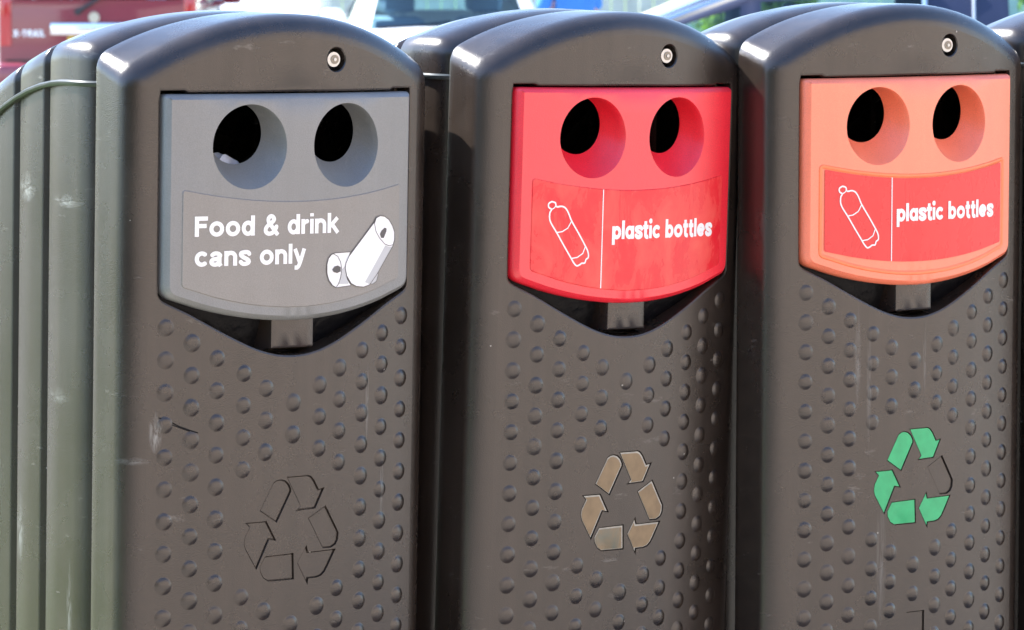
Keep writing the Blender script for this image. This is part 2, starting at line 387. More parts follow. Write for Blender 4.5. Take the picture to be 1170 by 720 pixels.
ARROWS = {
 'A': [(-.0509, -.5582), (-.0298, -.5213), (-.024, -.518), (-.0182, -.5174), (-.0113, -.5193), (-.0053, -.5241), (-.0016, -.5306), (-.0015, -.5348), (-.024, -.5752)],
 'B': [(-.0084, -.5145), (.027, -.5144), (.0323, -.5167), (.0373, -.5221), (.0451, -.535), (.0545, -.5332), (.0396, -.5602), (.008, -.5614), (.0146, -.5557), (.0124, -.5513)],
 'C': [(.028, -.573), (.0575, -.5583), (.0808, -.5963), (.0797, -.6062), (.0762, -.6122), (.0682, -.616), (.0538, -.6158)],
 'D': [(.0108, -.633), (.0256, -.6101), (.0283, -.6192), (.0757, -.6187), (.0623, -.641), (.0576, -.6481), (.0514, -.653), (.0436, -.6549), (.0289, -.6551), (.0281, -.663)],
 'E': [(-.0413, -.62), (.0036, -.6188), (.0051, -.6542), (-.0364, -.6542), (-.0437, -.6499), (-.049, -.6409), (-.0497, -.6334)],
 'F': [(-.0733, -.5728), (-.0406, -.5724), (-.025, -.5994), (-.0359, -.5974), (-.0554, -.6367), (-.0728, -.6085), (-.0749, -.6009), (-.0736, -.5924), (-.0662, -.5794)]}
ARROWS = {k: ccw(v) for k, v in ARROWS.items()}
LOCK = (.0645, .0452)
FLAT = .032
def loft_ring(bm, inset, y, zs=0, zbot=-1.225):
    t = min(1, max(0, (y - .02) / .085)); out = outline(inset, zs, zbot, .022 * t + (.011 if y > .112 else 0))
    vs = []
    for u, z in out:
        yy = y + (sag(u) * (1 - y / .115) if y < .115 else 0)
        vs.append(bm.verts.new((u, yy, z + HB)))
    return vs
def bridge(bm, a, b):
    n = len(a)
    for i in range(n): bm.faces.new((a[i], a[(i + 1) % n], b[(i + 1) % n], b[i]))

def make_door_mesh():
    bm = bmesh.new()
    op = offset(OPEN, .0035)
    lockc = circle(*LOCK, .0172)
    plate = dense(ccw([(-.011, -.785), (.0237, -.785), (.0237, -.875), (-.011, -.875)]))
    arrows = [dense(a) for a in ARROWS.values()]
    holes = [op, lockc, plate] + [offset(a, .0004) for a in arrows]
    curved_sheet(bm, outline(FLAT), holes, 0, .0125, .03)
    # rounded rim of the door, with the fine moulding seam along it
    st = [(FLAT * (1 - math.sin(a)), FLAT * (1 - math.cos(a))) for a in [k / 7 * math.pi / 2 for k in range(8)]]
    st += [(0, .050), (0, .068), (0, .086), (0, .100), (.001, .1045), (.004, .107), (.009, .107), (.011, .10), (.013, .05)]
    prev = loft_ring(bm, *st[0])
    for s in st[1:]:
        cur = loft_ring(bm, *s); bridge(bm, prev, cur); prev = cur
    # lip and walls of the panel opening
    half = offset(OPEN, .0012)
    wall(bm, op, 0, half, .0010); wall(bm, half, .0010, OPEN, .0035); wall(bm, OPEN, .0035, OPEN, .034)
    # lock well
    l2 = circle(*LOCK, .0158); wall(bm, lockc, 0, l2, .0015); wall(bm, l2, .0015, l2, .024); curved_sheet(bm, l2, [], .024)
    # engraved marks
    for a in arrows + [plate]:
        o_ = offset(a, .0004) if a is not plate else a; f = offset(a, -.0003); g = offset(a, -.0007); h = offset(a, -.0016)
        wall(bm, o_, 0, f, .0032); wall(bm, f, .0032, g, .0032); wall(bm, g, .0032, h, .0022); curved_sheet(bm, h, [], .0022)
    # studs
    U = [.193, .1559, .1191, .0787, .0441, 0]
    first = [-1, -.5, 0, .5, 1, 1.5]; gap = {3: (4.5, 6.5), 4: (4, 7), 5: (3.5, 7.5)}
    prof = [(0, 1), (.25, .97), (.45, .88), (.62, .72), (.78, .48), (.90, .22), (1.0, .05), (1.1, -.06)]
    for c in range(11):
        ci = c if c < 6 else 10 - c; u = -U[ci] if c < 6 else U[ci]
        k = first[ci]
        while -.3498 - k * .043 > -1.17:
            z = -.3498 - k * .043
            if not (ci in gap and gap[ci][0] <= k <= gap[ci][1]) and not (ci == 5 and -.90 < z < -.77):
                r0 = .0118 * random.uniform(.95, 1.05); h = .0030 * random.uniform(.85, 1.08); rings = []
                top = bm.verts.new(P3(u, z, -h)); n = 18
                for q, hh in prof[1:]:
                    rings.append([bm.verts.new(P3(u + r0 * q * math.cos(t), z + r0 * q * math.sin(t), -h * hh)) for t in [2 * math.pi * i / n for i in range(n)]])
                for i in range(n): bm.faces.new((top, rings[0][i], rings[0][(i + 1) % n]))
                for a, b in zip(rings, rings[1:]):
                    for i in range(n): bm.faces.new((a[i], b[i], b[(i + 1) % n], a[(i + 1) % n]))
            k += 1
    return bm
def roofshift(y):
    if y < .20: return 0
    t = y - .20
    return -(.26 * t + .72 * t * t)
def make_body_mesh():
    bm = bmesh.new()
    st = [(.034, .085), (.034, .1095)]
    y = .113
    for k in range(6):                                            # first rib's rounded front edge
        a = k / 5 * math.pi / 2; st.append((.030 * (1 - math.sin(a)), y + .040 * (1 - math.cos(a))))
    ribs = [.222, .297, .372, .447, .522, .597]
    for yr in ribs:
        st += [(0, yr - .035), (0, yr - .004), (.002, yr), (.0105, yr + .0015), (.0108, yr + .003), (.0015, yr + .0125), (.0003, yr + .0145), (0, yr + .017)]
    for k in range(0, 6):
        a = k / 5 * math.pi / 2; st.append((.0 + .036 * (1 - math.cos(a)), .64 + .04 * math.sin(a)))
    prev = None
    for ins, yy in st:
        i2 = min(ins, .0355)
        cur = loft_ring(bm, i2, yy, roofshift(yy), zbot=-1.235)
        if prev: bridge(bm, prev, cur)
        prev = cur
    bm.faces.new(prev[::-1])
    return bm
def band_mesh():
    bm = bmesh.new()
    for s in (-1, 1):
        pts = []; ys = [.116, .13, .15, .17, .19] + [.21 + .03 * i for i in range(14)] + [.645, .665, .678]
        for y in ys:
            x = W + .0015
            if y < .15: x = W - .030 * (1 - math.sin(math.acos(max(0, 1 - (y - .113) / .040)))) + .0015
            if y > .64: x = W - .036 * (1 - math.cos(math.asin(min(1, (y - .64) / .04))))
            z = .010 - 1.5 * max(0, y - .17) ** 2 + max(0, y - .45) * .35
            pts.append((s * x, y, z + HB))
        rings = []
        for i, p in enumerate(pts):
            p = Vector(p)
            prof = [(-.006, .0042), (.002, .004), (.0048, .0016), (.0048, -.001), (.003, -.0036), (-.006, -.0042)]
            rings.append([bm.verts.new(p + Vector((s * a, 0, b))) for a, b in prof])
        for a, b in zip(rings, rings[1:]):
            for k in range(6): bm.faces.new((a[k], a[(k + 1) % 6], b[(k + 1) % 6], b[k]))
        bm.faces.new(rings[0]); bm.faces.new(rings[-1][::-1])
    bmesh.ops.recalc_face_normals(bm, faces=bm.faces)
    return bm
HOLES = ((-.0785, -.0692), (.0785, -.0692)); HR = .0565
PD = -.009                                                        # how proud the panel stands
def make_panel_mesh():
    bm = bmesh.new()
    hs = [circle(*h, HR, 56) for h in HOLES]
    inn = offset(PANEL, -.0070); mid = offset(PANEL, -.0020)
    curved_sheet(bm, inn, hs, PD, .010, .03)
    wall(bm, inn, PD, mid, PD + .0042); wall(bm, mid, PD + .0042, PANEL, PD + .0085); wall(bm, PANEL, PD + .0085, PANEL, .012)
    for (cx, cz), h in zip(HOLES, hs):
        n = 56; prev = h; pd = PD
        for k in range(1, 8):
            t = k / 7
            if k == 1: r, dz, dep = HR - .0012, 0.0004, PD + .0022
            else: r = HR - .0012 - (HR - .0012 - .041) * t ** 1.15; dz = .016 * t; dep = PD + .0022 + .036 * t
            cur = circle(cx, cz + dz, r, n); wall(bm, prev, pd, cur, dep); prev = cur; pd = dep
        cur2 = circle(cx, cz + .016, .043, n); wall(bm, prev, pd, cur2, pd + .003)
    return bm
def tab_mesh():
    bm = bmesh.new()
    u0, u1, z1, z0 = -.0360, .0336, -.297, -.3405
    n = 6
    def ring(ins, dep): return [(u0 + ins, z0 + ins), (u1 - ins, z0 + ins), (u1 - ins, z1), (u0 + ins, z1)]
    curved_sheet(bm, ccw(ring(.003, 0)), [], .0015, .01, .02)
    wall(bm, ring(.003, 0), .0015, ring(.0008, 0), .0026); wall(bm, ring(.0008, 0), .0026, ring(0, 0), .005); wall(bm, ring(0, 0), .005, ring(-.006, 0), .034)
    return bm
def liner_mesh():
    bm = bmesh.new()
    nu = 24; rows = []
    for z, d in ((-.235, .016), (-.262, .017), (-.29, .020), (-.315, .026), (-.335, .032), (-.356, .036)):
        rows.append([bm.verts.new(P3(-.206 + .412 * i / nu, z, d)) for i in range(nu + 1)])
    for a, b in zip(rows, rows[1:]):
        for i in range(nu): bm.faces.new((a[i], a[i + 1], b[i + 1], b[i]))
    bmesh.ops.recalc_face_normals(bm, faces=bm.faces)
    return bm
def decal(name, polys, dep, mat, parent, stepu=.01):
    bm = bmesh.new()
    for p in polys: curved_sheet(bm, ccw(p), [], dep, stepu, .03)
    return obj(name, bm, mat, parent)
def stroke(bm, pts, wd, dep, closed=False):
    """a printed line of width wd along pts in (u, z)"""
    n = len(pts); L, Rr = [], []
    for i in range(n):
        a = Vector(pts[i - 1] if (i or closed) else pts[i]); b = Vector(pts[(i + 1) % n] if (i < n - 1 or closed) else pts[i])
        t = (b - a).normalized(); nn = Vector((-t.y, t.x)) * wd / 2; p = Vector(pts[i])
        L.append(bm.verts.new(P3(*(p + nn), dep))); Rr.append(bm.verts.new(P3(*(p - nn), dep)))
    for i in range(n if closed else n - 1):
        j = (i + 1) % n; f = bm.faces.new((L[i], Rr[i], Rr[j], L[j])); f.normal_update()
        if f.normal.y > 0: f.normal_flip()
def _arc(cx, cy, rx, ry, a0, a1, n=14):
    return [(cx + rx * math.cos(R_(a0 + (a1 - a0) * k / n)), cy + ry * math.sin(R_(a0 + (a1 - a0) * k / n))) for k in range(n + 1)]
def glyph(ch, s, X):
    """centre lines of a bold sans letter, capital height 1, stroke s, x-height X -> (strokes, width)"""
    h = s / 2; m = X / 2; ry = m - h + .012; W_ = .70; rx = W_ / 2 - h
    st = lambda x, a, b: [(x, a), (x, b)]
    if ch == 'F': return [st(h * 1.05, 0, 1), [(h, 1 - h), (.66, 1 - h)], [(h, .53), (.60, .53)]], .66
    if ch == 'o': return [_arc(.38, m, .38 - h, ry, 0, 360, 28)], .76
    if ch == 'c': return [_arc(.36, m, .36 - h, ry, 42, 318, 22)], .66
    if ch == 'e': return [_arc(.37, m, .37 - h, ry, 0, 316, 24), [(h, m), (.74 - h * .8, m)]], .72
    if ch == 'd': return [_arc(.34, m, .34 - h, ry, 0, 360, 24), st(W_ - h, 0, 1)], W_
    if ch == 'b': return [_arc(W_ - .34, m, .34 - h, ry, 0, 360, 24), st(h, 0, 1)], W_
    if ch == 'p': return [_arc(W_ - .34, m, .34 - h, ry, 0, 360, 24), st(h, -.30, X)], W_
    if ch == 'A': return [_arc(.34, m, .34 - h, ry, 0, 360, 24), st(W_ - h, 0, X)], W_            # round one-storey a
    if ch == 'a': return [_arc(.34, X - h - .16, .22, .16, 165, 20, 10) + [(.62 - h, .45), (.62 - h, .12), (.69 - h, .0)],
                          [(.60 - h, .41), (.40, .37)] + _arc(.29, .215, .19, .135, 80, 280, 12) + [(.42, .10), (.60 - h, .24)]], .68
    if ch in 'nh': return [st(h, 0, X), _arc(.335, X - h - .20, .335 - h, .21, 170, 0, 12) + [(.67 - h, 0)]], .67
    if ch == 'r': return [st(h, 0, X), _arc(.36, X - h - .24, .36 - h, .235, 175, 82, 8)], .43
    if ch == 'i': return [st(h, 0, X), st(h, .86, 1.02)], s
    if ch == 'I': return [st(h, 0, X), _arc(h, .93, .03, .03, 0, 360, 8)], s
    if ch == 'l': return [st(h, 0, 1)], s
    if ch == 'k': return [st(h, 0, 1), [(h, .28), (.60, X + .01)], [(.28, .42), (.63, -.01)]], .72
    if ch == 't': return [[(.20, .93), (.20, .22)] + _arc(.33, .20, .13, .125, 180, 275, 6) + [(.43, .085)], [(0, X - h * .75), (.43, X - h * .75)]], .45
    if ch == 's': return [smooth_poly([(.57, X - .19), (.50, X - .10), (.33, X - .085), (.14, X - .12), (.13, X - .24), (.30, m + .01), (.50, .27), (.53, .15), (.40, .085), (.22, .085), (.09, .20)], 4)], .63
    if ch == 'y': return [[(.07, X), (.34, .08)], [(.60, X), (.37, .04), (.28, -.14), (.20, -.205), (.06, -.20)]], .67
    if ch == '&': return [smooth_poly([(.76, .0), (.50, .34), (.27, .64), (.24, .80), (.33, .92), (.46, .92), (.55, .80), (.48, .66), (.22, .48), (.10, .30), (.13, .14), (.30, .065), (.50, .13), (.64, .30), (.69, .44)], 4)], .82
    if ch == 'X': return [[(.07, 0), (.60, 1)], [(.60, 0), (.07, 1)]], .68
    if ch == '-': return [[(0, .42), (.34, .42)]], .34
    if ch == 'T': return [st(.32, 0, 1), [(0, 1 - h), (.64, 1 - h)]], .64
    if ch == 'R': return [st(h, 0, 1), [(h, 1 - h), (.40, 1 - h)] + _arc(.40, .74, .20, .16, 90, -90, 8) + [(h, .50)], [(.36, .5), (.62, 0)]], .68
    if ch == 'V': return [[(.06, 0), (.34, 1)], [(.34, 1), (.62, 0)], [(.18, .30), (.50, .30)]], .68     # capital A
    if ch == 'L': return [st(h, 0, 1), [(h, h), (.54, h)]], .54
    return [], .34
def lettering(name, lines, dep, mat, parent, f3=P3):
    """lines: (string, u0, u1, baseline z, height of a capital, gap, stroke, x-height)"""
    bm = bmesh.new()
    for s_, u0, u1, zb, cap, gap, stw, X in lines:
        x = 0; glyphs = []
        for ch in s_:
            g, wd = glyph(ch, stw, X); glyphs.append((x, g)); x += wd + gap
        total = x - gap; sx = (u1 - u0) / total
        for gx, g in glyphs:
            if not g: continue
            co, fc = [], []
            for line in g:
                for a, b in zip(line, line[1:]):
                    a = Vector(a); b = Vector(b); t = b - a
                    if t.length < 1e-5: continue
                    t.normalize(); nn = Vector((-t.y, t.x)) * stw / 2
                    k = len(co); co += [a - nn, b - nn, b + nn, a + nn]; fc.append([k, k + 1, k + 2, k + 3])
                for p in line[1:-1]:
                    k = len(co); co += [Vector((p[0] + stw / 2 * math.cos(q * math.pi / 6), p[1] + stw / 2 * math.sin(q * math.pi / 6))) for q in range(12)]; fc.append(list(range(k, k + 12)))
            r = delaunay_2d_cdt(co, [], fc, 1, 1e-5)
            vs = [bm.verts.new(f3(u0 + (gx + v.x) * sx, zb + v.y * cap, dep)) for v in r[0]]
            for f, orig in zip(r[2], r[5]):
                if not orig: continue
                try:
                    q = bm.faces.new([vs[i] for i in f]); q.normal_update()
                    if f3 is P3 and q.normal.y > 0: q.normal_flip()
                except ValueError: pass
    return obj(name, bm, mat, parent, smooth=False)

CAN1 = [(.1288, -.175), (.1327, -.1688), (.1396, -.1668), (.1479, -.1681), (.1564, -.173), (.1631, -.1813), (.1673, -.1904), (.1675, -.2004), (.1649, -.2083), (.1344, -.2467), (.1211, -.26), (.1104, -.2625), (.0971, -.2609), (.0878, -.2565), (.0798, -.2463), (.077, -.2353), (.0781, -.2284), (.0831, -.2197)]
END1 = [(.1288, -.177), (.1322, -.1695), (.1396, -.1668), (.1479, -.1681), (.1564, -.173), (.1631, -.1813), (.1673, -.1904), (.1675, -.2004), (.1648, -.2073), (.1572, -.2085), (.1487, -.2056), (.1388, -.1972), (.1318, -.188)]
HOLE1 = [(.1482, -.1833), (.1519, -.1848), (.1514, -.1888), (.1493, -.1927), (.1466, -.1975), (.1416, -.1969), (.1393, -.1917), (.1419, -.1874)]
CAN2 = [(.0599, -.2143), (.0856, -.2139), (.0807, -.2285), (.0783, -.2383), (.0811, -.2503), (.0878, -.2595), (.0621, -.2613), (.0557, -.2581), (.0493, -.2509), (.0453, -.2409), (.0451, -.2291), (.048, -.2213), (.0536, -.2156)]
END2 = [(.0561, -.2153), (.0638, -.219), (.0691, -.2271), (.0711, -.237), (.0695, -.2478), (.0658, -.2565), (.0613, -.2609), (.0544, -.2574), (.0488, -.2509), (.0458, -.2409), (.0456, -.2291), (.048, -.2213), (.0519, -.2166)]
HOLE2 = [(.0545, -.2364), (.0582, -.2326), (.0641, -.2314), (.0692, -.234), (.0693, -.2395), (.063, -.2416), (.0566, -.2398)]
TAB2 = [(.1357, -.2428), (.1377, -.2469), (.1346, -.2557), (.1279, -.2593), (.1216, -.2584), (.1304, -.2505)]
BOT = [(-.1466, -.1574), (-.1409, -.1592), (-.14, -.1632), (-.1374, -.1649), (-.131, -.1641), (-.1245, -.1664), (-.119, -.1737), (-.1134, -.1848), (-.1009, -.2026), (-.0896, -.2194), (-.0844, -.2283), (-.0836, -.2361), (-.0875, -.2389), (-.0892, -.2437), (-.0946, -.2441), (-.098, -.2462), (-.1032, -.2475), (-.1087, -.2423), (-.1123, -.2371), (-.1252, -.2188), (-.1375, -.2006), (-.1461, -.1888), (-.1496, -.1811), (-.1492, -.1723), (-.1467, -.1684), (-.1514, -.1653), (-.1516, -.1602)]
BL1 = [(-.1375, -.2006), (-.1285, -.1994), (-.1196, -.1946), (-.1134, -.1848)]
BL2 = [(-.1123, -.2371), (-.1023, -.2358), (-.0932, -.2304), (-.0895, -.2216)]

door_me = obj('door', make_door_mesh(), M['bin']); body_me = obj('body', make_body_mesh(), M['bin'], ang=50)
band_me = obj('trim_band', band_mesh(), M['trim']); tab_me = obj('handle_tab', tab_mesh(), M['bin'])
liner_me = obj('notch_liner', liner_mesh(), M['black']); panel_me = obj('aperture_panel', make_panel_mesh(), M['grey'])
protos = [door_me, body_me, band_me, tab_me, liner_me, panel_me]
meshes = {o.name: o.data for o in protos}
for o in protos: bpy.data.objects.remove(o)
bm = bmesh.new()
cyl(bm, P3(*LOCK, .024), (-.065, -1, 0), .0104, .0100, .020, 32)
lock_mesh = bm
lo = obj('lock', bm, M['steel']); meshes['lock'] = lo.data; bpy.data.objects.remove(lo)
bm = bmesh.new(); cyl(bm, P3(*LOCK, .0043), (-.065, -1, 0), .0062, .0062, .0012, 24)
lo = obj('lock_core', bm, M['steeldark']); meshes['lock_core'] = lo.data; bpy.data.objects.remove(lo)
bm = bmesh.new(); cyl(bm, P3(*LOCK, .0034), (-.065, -1, 0), .0026, .0022, .0014, 16)
lo = obj('lock_pin', bm, M['steel']); meshes['lock_pin'] = lo.data; bpy.data.objects.remove(lo)
def inst(name, parent, mat=None):
    o = bpy.data.objects.new(name, meshes[name]); C.objects.link(o); o.parent = parent
    if mat: o.material_slots[0].link = 'OBJECT'; o.material_slots[0].material = mat
    return o
POSE = [(-.286, 5.841, -.225, 38.13, -.76, -.77), (.173, 6.154, -.229, 39.73, -.96, -1.32), (.59, 6.371, -.221, 36.72, -.03, -.11), (1.032, 6.655, -.221, 38.0, 0, 0)]
LAB = ['dark recycling bin with grey panel reading Food & drink cans only',
       'dark recycling bin with red panel and faded tan recycling arrows',
       'dark recycling bin with orange panel and green recycling arrows',
       'dark recycling bin cut off by the right edge, beyond the orange panelled one']
PANELS = ['grey', 'red', 'orange', 'grey']
for i, (X, Y, Z, yaw, bp, br) in enumerate(POSE):
    root = thing('recycling_bin', LAB[i], 'recycling bin', group='recycling bins standing in a row')
    rot = Matrix.Rotation(R_(yaw), 4, 'Z') @ Matrix.Rotation(R_(-bp), 4, 'X') @ Matrix.Rotation(R_(-br), 4, 'Y')
    root.matrix_world = Matrix.Translation(Vector((X, Y, Z + HC))) @ rot @ Matrix.Translation((0, 0, -HB))
    body = inst('body', root, M['bin_side'] if i == 0 else None); inst('trim_band', body)
    door = inst('door', root, (M['bin_scuffed'], M['bin'], M['bin_streaked'], M['bin'])[i])
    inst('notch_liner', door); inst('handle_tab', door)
    pan = inst('aperture_panel', root, M[PANELS[i]])
    tag(pan, '%s panel with two round openings' % PANELS[i])
    lk = inst('lock', root); inst('lock_core', lk); inst('lock_pin', lk)
    # label plate with a fine moulded border
    bm = bmesh.new()
    if i in (0, 1, 3):
        inn = offset(LABEL, -.0012)
        curved_sheet(bm, inn, [], PD - .0012, .01, .03); wall(bm, inn, PD - .0012, LABEL, PD + .0004)
        lp = obj('label_sticker', bm, M['redlabel'] if i == 1 else M['greylabel'], pan)
    else:
        o1 = offset(LABEL, .0015); o2 = offset(LABEL, -.0012); o3 = offset(LABEL, -.0035)
        curved_sheet(bm, o1, [o2], PD - .0012, .01, .03); wall(bm, o1, PD - .0012, offset(o1, .0015), PD + .0004); wall(bm, o2, PD - .0012, o3, PD - .0002)
        obj('label_border', bm, M['orangeborder'], pan)
        bm = bmesh.new(); ST = shield(.1715, -.1295, -.1465, -.268, -.2475, .003, .003)
        curved_sheet(bm, ST, [], PD - .0010, .01, .03)
        lp = obj('label_sticker', bm, M['salmonlabel'], pan)
    dd = PD - .0017
    if i == 0:
        lettering('lettering', [('Food & drink', -.1607, .066, -.1868, .0268, .075, .212, .74), ('cans only', -.1602, .0090, -.2262, .0268, .075, .212, .74)], dd, M['white'], pan)
        decal('can_picture', [CAN2], dd, M['white'], pan)
        bm = bmesh.new()
        curved_sheet(bm, ccw([(.0715, -.237), (.0775, -.232), (.079, -.243), (.0835, -.257), (.066, -.2565)]), [], dd - .0002)
        obj('can_shading', bm, M['whiteshade'], pan)
        decal('can_picture', [CAN1], dd - .0006, M['white'], pan)
        decal('can_side_shading', [[(.1500, -.2075), (.1572, -.2100), (.1635, -.2098), (.1344, -.2460), (.1215, -.2590), (.1130, -.2560)]], dd - .0008, M['whiteshade'], pan)
        decal('can_tab_picture', [TAB2], dd - .0001, M['whiteshade'], pan)
        decal('can_picture_opening', [HOLE1], dd - .0009, M['dark'], pan); decal('can_picture_opening', [HOLE2], dd - .0005, M['dark'], pan)
        bm = bmesh.new()
        for p in (CAN1, END1): stroke(bm, p, .0009, dd - .0010, True)
        for p in (CAN2, END2, TAB2): stroke(bm, p, .0009, dd - .0004, True)
        obj('can_outline', bm, M['dark'], pan)
    elif i in (1, 2):
        zb, u0, u1, ul = ((-.2115, -.0432, .1562, -.0605), (-.2085, -.0465, .1539, -.0555))[i - 1]
        lettering('lettering', [('plAstIc bottles', u0, u1, zb, .0262, .045, .225, .70)], dd, M['white'], pan)
        bm = bmesh.new(); stroke(bm, [(ul, -.1415 if i == 1 else -.1440), (ul, -.20), (ul, -.280 if i == 1 else -.2655)], .0017, dd)
        obj('divider_line', bm, M['white'], pan)
        bm = bmesh.new(); du = 0.004 if i == 2 else 0; dz = .003 if i == 2 else 0
        mv = lambda L: [(a + du, b + dz) for a, b in L]
        B2 = smooth_poly(mv(BOT) + mv(BOT)[:1], 3)[:-1]; stroke(bm, B2, .0023, dd, True); stroke(bm, mv(BL1), .0017, dd); stroke(bm, mv(BL2), .0017, dd); stroke(bm, mv([(-.1467, -.1684), (-.1425, -.1662), (-.14, -.1632)]), .0016, dd)
        obj('bottle_picture', bm, M['white'], pan)
    if i == 1:
        for k, a in ARROWS.items():
            decal('arrow_sticker', [offset(a, -.0014)], .0010, M['tanpale'], door)
            inn = offset([(p[0] - .0006, p[1] - .0008) for p in a], -.0028)
            o = decal('arrow_sticker', [inn], .0007, M['peel'] if k == 'E' else M['tan'], door)
            if k == 'E': tag(o, 'flaking bottom arrow of the recycling symbol')
    if i == 2:
        for k, a in ARROWS.items():
            if k != 'C': decal('arrow_sticker', [offset(a, -.0011)], .0008, M['green'], door)
    if i == 0:
        bm = bmesh.new()
        stroke(bm, smooth_poly([(-.2019, -.4261), (-.19, -.4295), (-.1749, -.4376), (-.160, -.4435), (-.146, -.4481)], 3), .0016, -.0006)
        stroke(bm, smooth_poly([(-.1982, -.4286), (-.185, -.4350), (-.1736, -.4399), (-.158, -.4455)], 3), .0011, -.0008)
        tag(obj('scratch', bm, M['inside'], door), 'dark gouged scratch on the door')
# crushed can seen in the left opening of the first bin
def crushed_can():
    bm = bmesh.new(); n = 28; rings = []
    for t, r in ((0, .0), (0.0, .022), (.002, .026), (.006, .0265), (.014, .033), (.03, .032), (.045, .028), (.06, .032), (.085, .033), (.094, .027), (.097, .0)):
        rings.append([bm.verts.new((r * math.cos(2 * math.pi * k / n) * (1 + .12 * math.sin(k * 1.3 + t * 60) * (t > .02)), r * math.sin(2 * math.pi * k / n) * (.8 + .1 * math.cos(k)), t)) for k in range(n)])
    for a, b in zip(rings, rings[1:]):
        for k in range(n):
            try: bm.faces.new((a[k], a[(k + 1) % n], b[(k + 1) % n], b[k]))
            except ValueError: pass
    return bm
Mb0 = Matrix.Translation(Vector((POSE[0][0], POSE[0][1], POSE[0][2] + HC))) @ Matrix.Rotation(R_(POSE[0][3]), 4, 'Z')
canm = simple('blue_white_can', (.75, .80, .92), .25, .25, var=.3, scale=60)
cc = tag(obj('drink_can', crushed_can(), canm), 'crushed blue and silver drink can lying in the left opening of the grey panel', 'drink can')
cc.matrix_world = Mb0 @ Matrix.Translation((-.077, .046, -.1015)) @ Vector((-.25, .9, -.3)).to_track_quat('Z', 'Y').to_matrix().to_4x4()

